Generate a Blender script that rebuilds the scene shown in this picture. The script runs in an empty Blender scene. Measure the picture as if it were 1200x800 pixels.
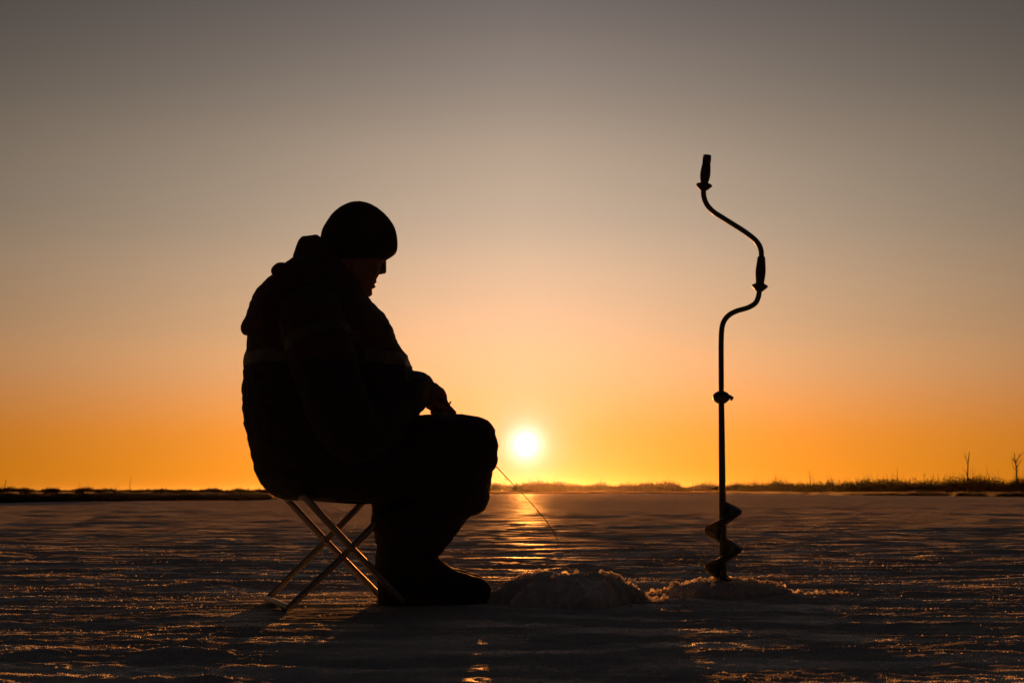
import bpy, bmesh, math, random
import numpy as np
from mathutils import Vector, Matrix

# ------------------------------------------------------------------ camera
PITCH = math.atan(175 / 1667.0)
FPX = 1667.0                      # focal length in photo pixels (1200 wide), 50 mm lens
CAM = Vector((0.0, -4.31, 0.335))
SUN_EL = math.radians(1.85)
SUN_AZ = math.radians(0.55)       # to the right of +Y
sc = bpy.context.scene
C = sc.collection
cam_d = bpy.data.cameras.new('camera')
cam_d.lens = 50.0
cam_d.sensor_width = 36.0
cam_d.clip_start = 0.05
cam_d.clip_end = 20000
cam = bpy.data.objects.new('camera', cam_d)
cam.location = CAM
cam.rotation_euler = (math.radians(90) + PITCH, 0, 0)
C.objects.link(cam)
sc.camera = cam
cam_d.dof.use_dof = True
cam_d.dof.focus_distance = 4.4
cam_d.dof.aperture_fstop = 13.0

# ------------------------------------------------------------------ world / sky
world = bpy.data.worlds.new('World')
sc.world = world
world.use_nodes = True
NT = world.node_tree
for n in list(NT.nodes):
    NT.nodes.remove(n)


def node(tree, kind, **kw):
    n = tree.nodes.new(kind)
    for k, v in kw.items():
        setattr(n, k, v)
    return n


def sock(tree, v, dst):
    if isinstance(v, (int, float)):
        dst.default_value = v
    elif isinstance(v, (tuple, list)):
        dst.default_value = v
    else:
        tree.links.new(v, dst)


def mth(tree, op, a, b=None, c=None, clamp=False):
    n = node(tree, 'ShaderNodeMath', operation=op, use_clamp=clamp)
    sock(tree, a, n.inputs[0])
    if b is not None:
        sock(tree, b, n.inputs[1])
    if c is not None:
        sock(tree, c, n.inputs[2])
    return n.outputs[0]


def vmth(tree, op, a, b=None):
    n = node(tree, 'ShaderNodeVectorMath', operation=op)
    sock(tree, a, n.inputs[0])
    if b is not None:
        sock(tree, b, n.inputs['Scale'] if op == 'SCALE' else n.inputs[1])
    return n.outputs['Value'] if op in ('DOT_PRODUCT', 'LENGTH') else n.outputs[0]


SUN_DIR = Vector((math.sin(SUN_AZ) * math.cos(SUN_EL), math.cos(SUN_AZ) * math.cos(SUN_EL), math.sin(SUN_EL)))
tc = node(NT, 'ShaderNodeTexCoord')
dirn = vmth(NT, 'NORMALIZE', tc.outputs['Generated'])
sep = node(NT, 'ShaderNodeSeparateXYZ')
NT.links.new(dirn, sep.inputs[0])
el = mth(NT, 'MULTIPLY', mth(NT, 'ARCSINE', mth(NT, 'MAXIMUM', sep.outputs['Z'], 0.0)), 180 / math.pi)
t_el = mth(NT, 'SQRT', mth(NT, 'DIVIDE', el, 90.0))
ramp = node(NT, 'ShaderNodeValToRGB')
ramp.color_ramp.interpolation = 'CARDINAL'
SKY = [(0.0, (1.28, .40, .017)), (1.2, (1.27, .405, .024)), (2.6, (1.25, .43, .068)), (4.2, (1.13, .50, .180)), (6.0, (.95, .532, .268)),
       (9.8, (.625, .452, .312)), (14.4, (.368, .294, .230)), (19.5, (.152, .131, .125)), (30, (.092, .078, .079)),
       (50, (.083, .069, .076)), (90, (.078, .065, .074))]
cr = ramp.color_ramp
while len(cr.elements) < len(SKY):
    cr.elements.new(0.5)
for e, (deg, col) in zip(cr.elements, SKY):
    e.position = math.sqrt(deg / 90.0)
    e.color = (*[c / 1.4 for c in col], 1)
NT.links.new(t_el, ramp.inputs[0])
# dimming away from the sun's azimuth
sunh = (math.sin(SUN_AZ), math.cos(SUN_AZ), 0.0)
chor = vmth(NT, 'DOT_PRODUCT', dirn, sunh)
cosel = mth(NT, 'SQRT', mth(NT, 'SUBTRACT', 1.0, mth(NT, 'MULTIPLY', sep.outputs['Z'], sep.outputs['Z'])))
away = mth(NT, 'MAXIMUM', mth(NT, 'SUBTRACT', cosel, chor), 0.0)
fall = mth(NT, 'ADD', 0.05, mth(NT, 'MULTIPLY', 0.95 * 1.4, mth(NT, 'EXPONENT', mth(NT, 'MULTIPLY', -6.5, mth(NT, 'POWER', away, 0.7)))))
base = vmth(NT, 'SCALE', ramp.outputs[0], fall)
# angular distance from the sun: disc and aureole
cg = vmth(NT, 'DOT_PRODUCT', dirn, tuple(SUN_DIR))
gam = mth(NT, 'MULTIPLY', mth(NT, 'ARCCOSINE', mth(NT, 'MINIMUM', cg, 1.0)), 180 / math.pi)


def gauss(w, p=2.0):
    return mth(NT, 'EXPONENT', mth(NT, 'MULTIPLY', -1.0, mth(NT, 'POWER', mth(NT, 'DIVIDE', gam, w), p)))


def scaled(col, fac):
    return vmth(NT, 'SCALE', col, fac)


disc = scaled((1.8, 1.6, 1.45), gauss(0.40, 1.5))
aur1 = scaled((0.6, 0.45, 0.56), gauss(0.80, 1.3))
aur2 = scaled((0.20, 0.05, 0.10), gauss(2.8, 1.4))
aur3 = scaled((0.06, 0.012, 0.03), gauss(7.0, 1.5))
nish = node(NT, 'ShaderNodeTexSky', sky_type='NISHITA')
nish.sun_disc = False
nish.sun_elevation = SUN_EL
nish.sun_rotation = SUN_AZ
nish.dust_density = 2.0
nish_s = vmth(NT, 'SCALE', nish.outputs[0], 0.0045)
tot = nish_s
for c_ in (base, disc, aur1, aur2, aur3):
    tot = vmth(NT, 'ADD', tot, c_)
smp = node(NT, 'ShaderNodeMapping')
smp.inputs['Scale'].default_value = (1.6, 1.6, 11.0)
NT.links.new(dirn, smp.inputs[0])
snz = node(NT, 'ShaderNodeTexNoise')
snz.inputs['Scale'].default_value = 2.2
snz.inputs['Detail'].default_value = 5
NT.links.new(smp.outputs[0], snz.inputs['Vector'])
tot = vmth(NT, 'SCALE', tot, mth(NT, 'ADD', 0.965, mth(NT, 'MULTIPLY', snz.outputs['Fac'], 0.07)))
bg = node(NT, 'ShaderNodeBackground')
NT.links.new(tot, bg.inputs[0])
bg.inputs[1].default_value = 0.59
wo = node(NT, 'ShaderNodeOutputWorld')
NT.links.new(bg.outputs[0], wo.inputs[0])

# ------------------------------------------------------------------ sun
sun_d = bpy.data.lights.new('sun', 'SUN')
sun_d.energy = 5.0
sun_d.angle = math.radians(0.53)
sun_d.color = (1.0, 0.31, 0.05)
sun = bpy.data.objects.new('sun', sun_d)
sun.rotation_euler = (-SUN_DIR).to_track_quat('-Z', 'Y').to_euler()
sun.location = SUN_DIR * 50
C.objects.link(sun)

sc.view_settings.view_transform = 'Standard'
sc.view_settings.look = 'None'
sc.view_settings.exposure = 0.77
sc.view_settings.gamma = 1
sc.render.engine = 'CYCLES'
sc.cycles.use_denoising = True
sc.cycles.max_bounces = 8

# ------------------------------------------------------------------ pixel -> place
_s, _c = math.sin(PITCH), math.cos(PITCH)


def ray(x, y):
    r, u = (x - 600.0), (400.0 - y)
    return Vector((r, FPX * _c - u * _s, FPX * _s + u * _c))


def P(x, y, Y):
    """the point seen at photo pixel x, y on the plane at depth Y"""
    d = ray(x, y)
    return CAM + d * ((Y - CAM.y) / d.y)


def G(x, y, z=0.0):
    """the point of the ground seen at photo pixel x, y"""
    d = ray(x, y)
    return CAM + d * ((z - CAM.z) / d.z)


def at_dist(x, Y, z=0.0):
    """the point under pixel column x at depth Y"""
    p = P(x, 575, Y)
    return Vector((p.x, Y, z))


PXM = lambda Y: (Y - CAM.y) / FPX      # metres per photo pixel at depth Y

# ------------------------------------------------------------------ materials
MATS = {}


def mat(name, col, rough=0.6, metal=0.0, noise=0.0, nscale=40.0, bump=0.0, bscale=80.0, spec=0.5, sheen=0.0, col2=None, stretch=(1, 1, 1)):
    if name in MATS:
        return MATS[name]
    m = bpy.data.materials.new(name)
    m.use_nodes = True
    t = m.node_tree
    b = t.nodes['Principled BSDF']
    b.inputs['Base Color'].default_value = (*col, 1)
    b.inputs['Roughness'].default_value = rough
    b.inputs['Metallic'].default_value = metal
    b.inputs['Specular IOR Level'].default_value = spec
    if sheen:
        b.inputs['Sheen Weight'].default_value = sheen
        b.inputs['Sheen Roughness'].default_value = 0.4
    tcn = node(t, 'ShaderNodeTexCoord')
    mp = node(t, 'ShaderNodeMapping')
    mp.inputs['Scale'].default_value = stretch
    t.links.new(tcn.outputs['Object'], mp.inputs[0])
    if noise:
        nz = node(t, 'ShaderNodeTexNoise')
        nz.inputs['Scale'].default_value = nscale
        nz.inputs['Detail'].default_value = 6
        t.links.new(mp.outputs[0], nz.inputs['Vector'])
        mx = node(t, 'ShaderNodeMix', data_type='RGBA')
        c2 = col2 or tuple(max(0, c * (1 - noise)) for c in col)
        c1 = tuple(min(1, c * (1 + noise)) for c in col)
        mx.inputs[6].default_value = (*c2, 1)
        mx.inputs[7].default_value = (*c1, 1)
        t.links.new(nz.outputs['Fac'], mx.inputs[0])
        t.links.new(mx.outputs[2], b.inputs['Base Color'])
        rr = node(t, 'ShaderNodeMapRange')
        rr.inputs['To Min'].default_value = max(0.03, rough - 0.12)
        rr.inputs['To Max'].default_value = min(1, rough + 0.12)
        t.links.new(nz.outputs['Fac'], rr.inputs['Value'])
        t.links.new(rr.outputs[0], b.inputs['Roughness'])
    if bump:
        nb = node(t, 'ShaderNodeTexNoise')
        nb.inputs['Scale'].default_value = bscale
        nb.inputs['Detail'].default_value = 4
        t.links.new(mp.outputs[0], nb.inputs['Vector'])
        bp = node(t, 'ShaderNodeBump')
        bp.inputs['Strength'].default_value = bump
        bp.inputs['Distance'].default_value = 0.01
        t.links.new(nb.outputs['Fac'], bp.inputs['Height'])
        t.links.new(bp.outputs[0], b.inputs['Normal'])
    MATS[name] = m
    return m


def snow_material(name, col, translucent, grain, gloss=0.05):
    m = bpy.data.materials.new(name)
    m.use_nodes = True
    t = m.node_tree
    t.nodes.remove(t.nodes['Principled BSDF'])
    df = node(t, 'ShaderNodeBsdfDiffuse')
    df.inputs['Roughness'].default_value = 0.3
    gl = node(t, 'ShaderNodeBsdfGlossy')
    gl.inputs['Color'].default_value = (0.9, 0.9, 0.92, 1)
    b = node(t, 'ShaderNodeMixShader')
    t.links.new(df.outputs[0], b.inputs[1])
    t.links.new(gl.outputs[0], b.inputs[2])
    t.links.new(b.outputs[0], t.nodes['Material Output'].inputs[0])
    tcn = node(t, 'ShaderNodeTexCoord')
    mp = node(t, 'ShaderNodeMapping')
    mp.inputs['Scale'].default_value = (0.30, 1.0, 1.0)
    t.links.new(tcn.outputs['Object'], mp.inputs[0])
    n0 = node(t, 'ShaderNodeTexNoise')
    n0.inputs['Scale'].default_value = 3.0
    n0.inputs['Detail'].default_value = 5
    t.links.new(mp.outputs[0], n0.inputs['Vector'])
    mx = node(t, 'ShaderNodeMix', data_type='RGBA')
    mx.inputs[6].default_value = (*[c * 0.72 for c in col], 1)
    mx.inputs[7].default_value = (*[min(0.9, c * 1.15) for c in col], 1)
    t.links.new(n0.outputs['Fac'], mx.inputs[0])
    t.links.new(mx.outputs[2], df.inputs['Color'])
    rr = node(t, 'ShaderNodeMapRange')
    rr.inputs['From Min'].default_value = 0.3
    rr.inputs['From Max'].default_value = 0.7
    rr.inputs['To Min'].default_value = 0.38
    rr.inputs['To Max'].default_value = 0.66
    t.links.new(n0.outputs['Fac'], rr.inputs['Value'])
    t.links.new(rr.outputs[0], gl.inputs['Roughness'])
    gz = node(t, 'ShaderNodeMapRange')
    gz.inputs['From Min'].default_value = 0.47
    gz.inputs['From Max'].default_value = 0.64
    gz.inputs['To Min'].default_value = gloss * 0.1
    gz.inputs['To Max'].default_value = gloss * 5.6
    ng = node(t, 'ShaderNodeTexNoise')
    ng.inputs['Scale'].default_value = 5.5
    ng.inputs['Detail'].default_value = 6
    t.links.new(mp.outputs[0], ng.inputs['Vector'])
    t.links.new(ng.outputs['Fac'], gz.inputs['Value'])
    t.links.new(gz.outputs[0], b.inputs[0])
    n1 = node(t, 'ShaderNodeTexNoise')
    n1.inputs['Scale'].default_value = 60.0
    n1.inputs['Detail'].default_value = 5
    t.links.new(tcn.outputs['Object'], n1.inputs['Vector'])
    n2 = node(t, 'ShaderNodeTexVoronoi')
    n2.inputs['Scale'].default_value = 260.0
    t.links.new(tcn.outputs['Object'], n2.inputs['Vector'])
    ad = mth(t, 'ADD', n1.outputs['Fac'], mth(t, 'MULTIPLY', n2.outputs['Distance'], 0.5))
    bp = node(t, 'ShaderNodeBump')
    bp.inputs['Strength'].default_value = grain
    bp.inputs['Distance'].default_value = 0.028
    t.links.new(ad, bp.inputs['Height'])
    t.links.new(bp.outputs[0], df.inputs['Normal'])
    t.links.new(bp.outputs[0], gl.inputs['Normal'])
    if translucent:
        tr = node(t, 'ShaderNodeBsdfTranslucent')
        tr.inputs[0].default_value = (0.85, 0.82, 0.8, 1)
        ms = node(t, 'ShaderNodeMixShader')
        ms.inputs[0].default_value = translucent
        t.links.new(b.outputs[0], ms.inputs[1])
        t.links.new(tr.outputs[0], ms.inputs[2])
        t.links.new(ms.outputs[0], t.nodes['Material Output'].inputs[0])
    MATS[name] = m
    return m


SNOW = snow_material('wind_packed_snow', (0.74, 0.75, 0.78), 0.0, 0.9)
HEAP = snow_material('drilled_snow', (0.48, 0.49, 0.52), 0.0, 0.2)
CRUMB = snow_material('ice_crumbs', (0.82, 0.84, 0.87), 0.72, 0.2, 0.05)
EARTH = mat('frozen_bank', (0.014, 0.011, 0.008), 0.95, noise=0.5, nscale=0.8, bump=0.3, bscale=4, spec=0.03)
TWIG = mat('bare_twigs', (0.045, 0.034, 0.026), 0.95, noise=0.3, nscale=3, spec=0.05)
REED = mat('dry_reed', (0.030, 0.023, 0.014), 0.95, noise=0.3, nscale=3, spec=0.05)
BARK = mat('dead_bark', (0.055, 0.045, 0.038), 0.95, noise=0.4, nscale=8, spec=0.05)
PINE = mat('dense_shrub_twigs', (0.032, 0.028, 0.020), 0.95, noise=0.4, nscale=2, spec=0.05)
STEEL = mat('brushed_stool_tube', (0.32, 0.32, 0.335), 0.5, 0.8, noise=0.15, nscale=30)
CANVAS = mat('stool_canvas', (0.03, 0.04, 0.035), 0.9, noise=0.3, nscale=200, bump=0.3, bscale=500)
RUBBER = mat('black_rubber', (0.018, 0.018, 0.018), 0.75, noise=0.2, nscale=40, bump=0.15, bscale=90)
FELT = mat('boot_upper', (0.022, 0.021, 0.020), 0.85, noise=0.25, nscale=30, bump=0.3, bscale=140, sheen=0.05)
GRIP = mat('grip_plastic', (0.02, 0.02, 0.021), 0.6, noise=0.2, nscale=60)
PAINT = mat('dark_green_paint', (0.020, 0.045, 0.034), 0.42, 0.0, noise=0.3, nscale=30, bump=0.08, bscale=120)
FLIGHT = mat('scraped_flight_steel', (0.05, 0.06, 0.05), 0.5, 0.3, noise=0.4, nscale=40, bump=0.2, bscale=90)
SKIN = mat('skin', (0.12, 0.06, 0.042), 0.6, noise=0.12, nscale=40, bump=0.1, bscale=200)
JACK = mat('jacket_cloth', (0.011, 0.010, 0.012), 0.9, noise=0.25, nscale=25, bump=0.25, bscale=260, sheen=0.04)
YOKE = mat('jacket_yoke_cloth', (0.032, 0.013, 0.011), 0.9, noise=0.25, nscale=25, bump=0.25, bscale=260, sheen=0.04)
TROUS = mat('padded_trouser_cloth', (0.012, 0.011, 0.011), 0.85, noise=0.25, nscale=25, bump=0.25, bscale=220, sheen=0.05)
KNIT = mat('knit_wool', (0.016, 0.016, 0.018), 0.95, noise=0.2, nscale=60, bump=0.5, bscale=300, sheen=0.08)
STRIPE = mat('grey_reflective_tape', (0.045, 0.043, 0.040), 0.55, noise=0.1, nscale=80)
CARBON = mat('rod_blank', (0.03, 0.028, 0.026), 0.35, noise=0.1, nscale=80)
CORK = mat('rod_cork', (0.20, 0.12, 0.06), 0.8, noise=0.3, nscale=120)


# ------------------------------------------------------------------ object helpers
def tag(o, label=None, cat=None, group=None, kind=None):
    for k, v in (('label', label), ('category', cat), ('group', group), ('kind', kind)):
        if v:
            o[k] = v
    return o


def link_mesh(name, me, m, parent=None, smooth=True):
    o = bpy.data.objects.new(name, me)
    C.objects.link(o)
    if m:
        me.materials.append(m)
    if smooth:
        me.polygons.foreach_set('use_smooth', [True] * len(me.polygons))
    if parent:
        o.parent = parent
        o.matrix_parent_inverse = Matrix.Translation(-parent.location) if parent.parent is None else Matrix()
    return o


def from_bm(name, bm, m, parent=None, smooth=True):
    bmesh.ops.recalc_face_normals(bm, faces=bm.faces)
    me = bpy.data.meshes.new(name)
    bm.to_mesh(me)
    bm.free()
    return link_mesh(name, me, m, parent, smooth)


def empty(name, loc):
    o = bpy.data.objects.new(name, None)
    o.location = loc
    o.empty_display_size = 0.1
    C.objects.link(o)
    return o


def catmull(pts, sub):
    """smooth interpolation of a list of equal-length tuples"""
    a = np.array(pts, float)
    n = len(a)
    out = []
    for i in range(n - 1):
        p0, p1, p2, p3 = a[max(i - 1, 0)], a[i], a[i + 1], a[min(i + 2, n - 1)]
        for k in range(sub):
            t = k / sub
            out.append(0.5 * ((2 * p1) + (-p0 + p2) * t + (2 * p0 - 5 * p1 + 4 * p2 - p3) * t * t + (-p0 + 3 * p1 - 3 * p2 + p3) * t ** 3))
    out.append(a[-1])
    return out


def skin_rings(bm, rings, close=True):
    """rings: list of lists of Vectors with equal counts"""
    vs = [[bm.verts.new(p) for p in r] for r in rings]
    n = len(vs[0])
    for a, b in zip(vs[:-1], vs[1:]):
        for i in range(n):
            bm.faces.new((a[i], a[(i + 1) % n], b[(i + 1) % n], b[i]))
    if close:
        for r in (vs[0], vs[-1]):
            c = bm.verts.new(sum((v.co for v in r), Vector()) / n)
            for i in range(n):
                bm.faces.new((r[i], r[(i + 1) % n], c))
    return vs


def tube(bm, pts, radii, n=12, sub=0, round_ends=True):
    """round tube through points with one radius per point"""
    data = [(*p, r) for p, r in zip(pts, radii)]
    if sub:
        data = [tuple(x) for x in catmull(data, sub)]
    ps = [Vector(d[:3]) for d in data]
    rs = [d[3] for d in data]
    rings = []
    t_prev = None
    up = None
    N = len(ps)
    for i in range(N):
        if i == 0:
            t = (ps[1] - ps[0]).normalized()
        elif i == N - 1:
            t = (ps[-1] - ps[-2]).normalized()
        else:
            t = ((ps[i] - ps[i - 1]).normalized() + (ps[i + 1] - ps[i]).normalized()).normalized()
        if up is None:
            up = t.orthogonal().normalized()
        else:
            up = (t_prev.rotation_difference(t) @ up).normalized()
        t_prev = t
        side = t.cross(up).normalized()

        def ring(c, r):
            return [c + (up * math.cos(a) + side * math.sin(a)) * r for a in [2 * math.pi * k / n for k in range(n)]]
        if i == 0 and round_ends:
            for q in (0.95, 0.75, 0.4):
                rings.append(ring(ps[0] - t * rs[0] * q, rs[0] * math.sqrt(1 - q * q)))
        rings.append(ring(ps[i], rs[i]))
        if i == N - 1 and round_ends:
            for q in (0.4, 0.75, 0.95):
                rings.append(ring(ps[i] + t * rs[i] * q, rs[i] * math.sqrt(1 - q * q)))
    skin_rings(bm, rings)


def remeshed(bm, voxel, smooth_it=4, fac=0.5):
    """union every shape in bm into one continuous skin"""
    bmesh.ops.recalc_face_normals(bm, faces=bm.faces)
    me = bpy.data.meshes.new('tmp')
    bm.to_mesh(me)
    bm.free()
    o = bpy.data.objects.new('tmp', me)
    C.objects.link(o)
    r = o.modifiers.new('r', 'REMESH')
    r.mode = 'VOXEL'
    r.voxel_size = voxel
    r.adaptivity = 0
    if smooth_it:
        s = o.modifiers.new('s', 'SMOOTH')
        s.factor = fac
        s.iterations = smooth_it
    dg = bpy.context.evaluated_depsgraph_get()
    out = bpy.data.meshes.new_from_object(o.evaluated_get(dg))
    bpy.data.objects.remove(o)
    bpy.data.meshes.remove(me)
    return out


def verts_np(me):
    a = np.empty(len(me.vertices) * 3, np.float32)
    me.vertices.foreach_get('co', a)
    return a.reshape(-1, 3).astype(float)


def normals_np(me):
    a = np.empty(len(me.vertices) * 3, np.float32)
    me.vertices.foreach_get('normal', a)
    return a.reshape(-1, 3).astype(float)


def set_verts(me, a):
    me.vertices.foreach_set('co', a.astype(np.float32).ravel())
    me.update()


# ------------------------------------------------------------------ noise in numpy
rng = np.random.default_rng(11)
PERM = np.concatenate([rng.permutation(1024)] * 3)
GA = rng.uniform(0, 2 * np.pi, 1024)
GX, GY = np.cos(GA), np.sin(GA)
G3 = rng.normal(size=(1024, 3))
G3 /= np.linalg.norm(G3, axis=1)[:, None]


def perlin2(x, y, seed=0):
    xi, yi = np.floor(x).astype(int), np.floor(y).astype(int)
    xf, yf = x - xi, y - yi
    u, v = xf * xf * xf * (xf * (xf * 6 - 15) + 10), yf * yf * yf * (yf * (yf * 6 - 15) + 10)

    def g(i, j):
        h = PERM[(PERM[(xi + i + seed * 37) % 1024] + yi + j) % 1024]
        return GX[h] * (xf - i) + GY[h] * (yf - j)
    a = g(0, 0) * (1 - u) + g(1, 0) * u
    b = g(0, 1) * (1 - u) + g(1, 1) * u
    return (a * (1 - v) + b * v) * 1.5


def fbm2(x, y, octv=3, seed=0, gain=0.5):
    s, a = 0, 1
    for k in range(octv):
        s = s + a * perlin2(x * 2 ** k, y * 2 ** k, seed + k * 5)
        a *= gain
    return s


def perlin3(p, seed=0):
    i = np.floor(p).astype(int)
    f = p - i
    w = f * f * f * (f * (f * 6 - 15) + 10)
    out = 0
    for a in (0, 1):
        for b in (0, 1):
            for c in (0, 1):
                h = PERM[(PERM[(PERM[(i[:, 0] + a + seed * 31) % 1024] + i[:, 1] + b) % 1024] + i[:, 2] + c) % 1024]
                d = f - np.array([a, b, c])
                wt = (w[:, 0] if a else 1 - w[:, 0]) * (w[:, 1] if b else 1 - w[:, 1]) * (w[:, 2] if c else 1 - w[:, 2])
                out = out + wt * (G3[h] * d).sum(1)
    return out * 1.5


# ------------------------------------------------------------------ ground: wind-packed snow on the ice
FLAT = [(-0.45, -0.08, 0.55), (-0.18, 0.05, 0.30), (0.15, 0.10, 0.25), (0.70, 0.43, 0.22)]


def snow_height(x, y):
    x, y = np.asarray(x, float), np.asarray(y, float)
    d = np.hypot(x - CAM.x, y - CAM.y)
    wx = x + 0.5 * perlin2(x * 0.5, y * 0.8, 40)
    wy = y + 0.22 * perlin2(x * 0.45, y * 0.9, 41)
    swell = 0.010 * perlin2(x / 5.5, y / 2.6, 1) + 0.025 * perlin2(x / 22, y / 12, 2)
    # wind crust: flat-topped plates with crisp drop-offs, broken by ridges
    plates = np.tanh(2.6 * perlin2(wx / 1.5, wy / 0.46, 3) + 1.3)
    sastrugi = 0.0085 * plates * np.clip(0.55 + perlin2(x / 2.6, y / 1.7, 4) * 1.3, 0.1, 1.3)
    sastrugi = sastrugi + 0.0050 * np.tanh(3.0 * perlin2(wx / 0.8, wy / 0.22, 6) + 0.8)
    r = 1 - np.abs(perlin2(wx / 2.4, wy / 1.1, 17)) * 3.0
    sastrugi = sastrugi + 0.007 * np.clip(r, 0, 1) ** 2
    small = 0.0040 * np.tanh(2.5 * perlin2(wx / 0.34, wy / 0.10, 7)) * np.clip(22 / d - 0.5, 0, 1)
    fine = (0.0032 * perlin2(x / 0.075, y / 0.045, 8) + 0.0020 * perlin2(x / 0.03, y / 0.024, 9)) * np.clip(9 / d - 0.8, 0, 1)
    crust = np.clip(perlin2(x / 0.16, y / 0.11, 12) - 0.32, 0, 1) * 0.02 * np.clip(perlin2(x / 1.5, y / 0.8, 13) * 2, 0, 1) * np.clip(14 / d - 0.6, 0, 1)
    farw = np.clip((d - 9) / 25, 0, 1)
    swell = swell + farw * (0.030 * np.tanh(2 * perlin2(x / 7, y / 3.2, 14)) + 0.05 * np.tanh(2.2 * perlin2(x / 15, y / 7.5, 15)))
    swell = swell + np.clip((d - 35) / 50, 0, 1) * 0.09 * np.tanh(2 * perlin2(x / 38, y / 17, 16)) - 0.02 * farw
    keep = np.ones_like(d)
    for cx, cy, rr in FLAT:
        q = np.clip((np.hypot(x - cx, (y - cy)) - rr * 0.6) / (rr * 0.9), 0, 1)
        keep = np.minimum(keep, q * q * (3 - 2 * q))
    keep2 = 0.18 + 0.82 * keep
    near = np.clip((d - 3.0) / 3.5, 0, 1)
    sastrugi = sastrugi * (0.55 + 0.45 * near)
    small = small * (0.7 + 0.3 * near)
    big = (swell + sastrugi - 0.012) * np.clip(1.35 - d / 70, 0.05, 1)
    return big * keep2 + (small + fine + crust) * (0.35 + 0.65 * keep)


def build_ground():
    ys = [-600, -250, -100, -40, -15, -8, -5.5, -4.6]
    y = CAM.y + 0.6
    while y - CAM.y < 2.0:
        ys.append(y)
        y += 0.05
    while y - CAM.y < 900:
        ys.append(y)
        d = y - CAM.y
        y += max(0.0115, d * d / (0.335 * 1422) / 3.2)
    ys += [950, 1300, 2200, 4000]
    ys = np.array(ys)
    u = np.linspace(-1, 1, 860)
    ext = np.array([1.06, 1.25, 1.8, 3.5, 9, 40])
    u = np.concatenate([-ext[::-1], u, ext])
    W = np.maximum(np.abs(ys - CAM.y) * 0.50, 1.05)
    far = np.clip((ys - 60) / 400, 0, 1)
    X = u[None, :] * W[:, None]
    X = np.clip(X, -5000, 5000)
    sgn = np.sign(u)
    X[:, np.abs(u) >= 40] = (sgn[np.abs(u) >= 40] * 5000)[None, :]
    Y = np.repeat(ys[:, None], len(u), 1)
    Z = snow_height(X.ravel(), Y.ravel()).reshape(X.shape)
    Z[np.abs(X) > 600] = 0
    co = np.stack([X, Y, Z], -1).reshape(-1, 3).astype(np.float32)
    R, K = X.shape
    idx = np.arange(R * K).reshape(R, K)
    f = np.stack([idx[:-1, :-1], idx[:-1, 1:], idx[1:, 1:], idx[1:, :-1]], -1).reshape(-1, 4)
    me = bpy.data.meshes.new('snow_field')
    me.vertices.add(len(co))
    me.vertices.foreach_set('co', co.ravel())
    me.loops.add(f.size)
    me.loops.foreach_set('vertex_index', f.ravel().astype(np.int32))
    me.polygons.add(len(f))
    me.polygons.foreach_set('loop_start', np.arange(0, f.size, 4, dtype=np.int32))
    me.polygons.foreach_set('loop_total', np.full(len(f), 4, np.int32))
    me.update(calc_edges=True)
    o = link_mesh('snow_field', me, SNOW)
    tag(o, 'wind ridged snow covering the frozen lake', kind='structure')


build_ground()

# ------------------------------------------------------------------ far shore: low dark bank
SHORE = [(-4200, 593), (-700, 590), (-300, 589.5), (0, 588), (150, 587), (300, 585), (450, 581), (600, 578.3), (840, 577.8), (900, 578.5), (1000, 580), (1200, 582), (1500, 584), (1900, 585), (5400, 588)]


def shore_dist(x):
    xs = [s[0] for s in SHORE]
    yv = np.interp(x, xs, [s[1] for s in SHORE])
    return 0.335 * FPX / (yv - 575.0) * 1.0


def build_shore():
    random.seed(3)
    cols = np.concatenate([np.arange(-4200, -700, 70), np.arange(-700, 1901, 6), np.arange(1910, 5400, 70)])
    prof = [(0, -0.06), (0.004, 0.07), (0.01, 0.15), (0.03, 0.23), (0.10, 0.26), (0.3, 0.27), (0.8, 0.27), (3, 0.26), (9, 0.24), (24, 0.2)]
    V, F = [], []
    for i, x in enumerate(cols):
        d0 = shore_dist(x) * (1 + 0.018 * float(perlin2(np.array([x / 40.0]), np.array([0.3]), 21)[0]) + 0.007 * random.uniform(-1, 1))
        for j, (k, z) in enumerate(prof):
            d = d0 * (1 + k)
            p = at_dist(x, CAM.y + d)
            hz = z * (1 + 0.18 * float(perlin2(np.array([x / 25.0]), np.array([j * 0.7]), 22)[0])) if 1 < j else z
            V.append((p.x, p.y, hz))
    n = len(prof)
    for i in range(len(cols) - 1):
        for j in range(n - 1):
            a = i * n + j
            F.append((a, a + n, a + n + 1, a + 1))
    me = bpy.data.meshes.new('shore')
    me.from_pydata(V, [], F)
    o = link_mesh('shore', me, EARTH)
    tag(o, 'low dark bank along the far side of the lake', kind='structure')


build_shore()


class Sticks:
    """collects thin three-sided tapered twigs into one mesh"""

    def __init__(self):
        self.v, self.f = [], []

    def add(self, a, b, ra, rb):
        a, b = Vector(a), Vector(b)
        t = (b - a)
        if t.length < 1e-6:
            return
        t.normalize()
        u = t.orthogonal().normalized()
        w = t.cross(u)
        k = len(self.v)
        for c, r in ((a, ra), (b, rb)):
            for q in range(3):
                an = q * 2.0944
                self.v.append(c + (u * math.cos(an) + w * math.sin(an)) * r)
        for q in range(3):
            self.f.append((k + q, k + (q + 1) % 3, k + 3 + (q + 1) % 3, k + 3 + q))

    def build(self, name, m, parent=None):
        me = bpy.data.meshes.new(name)
        me.from_pydata([tuple(p) for p in self.v], [], self.f)
        return link_mesh(name, me, m, parent, False)


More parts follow.
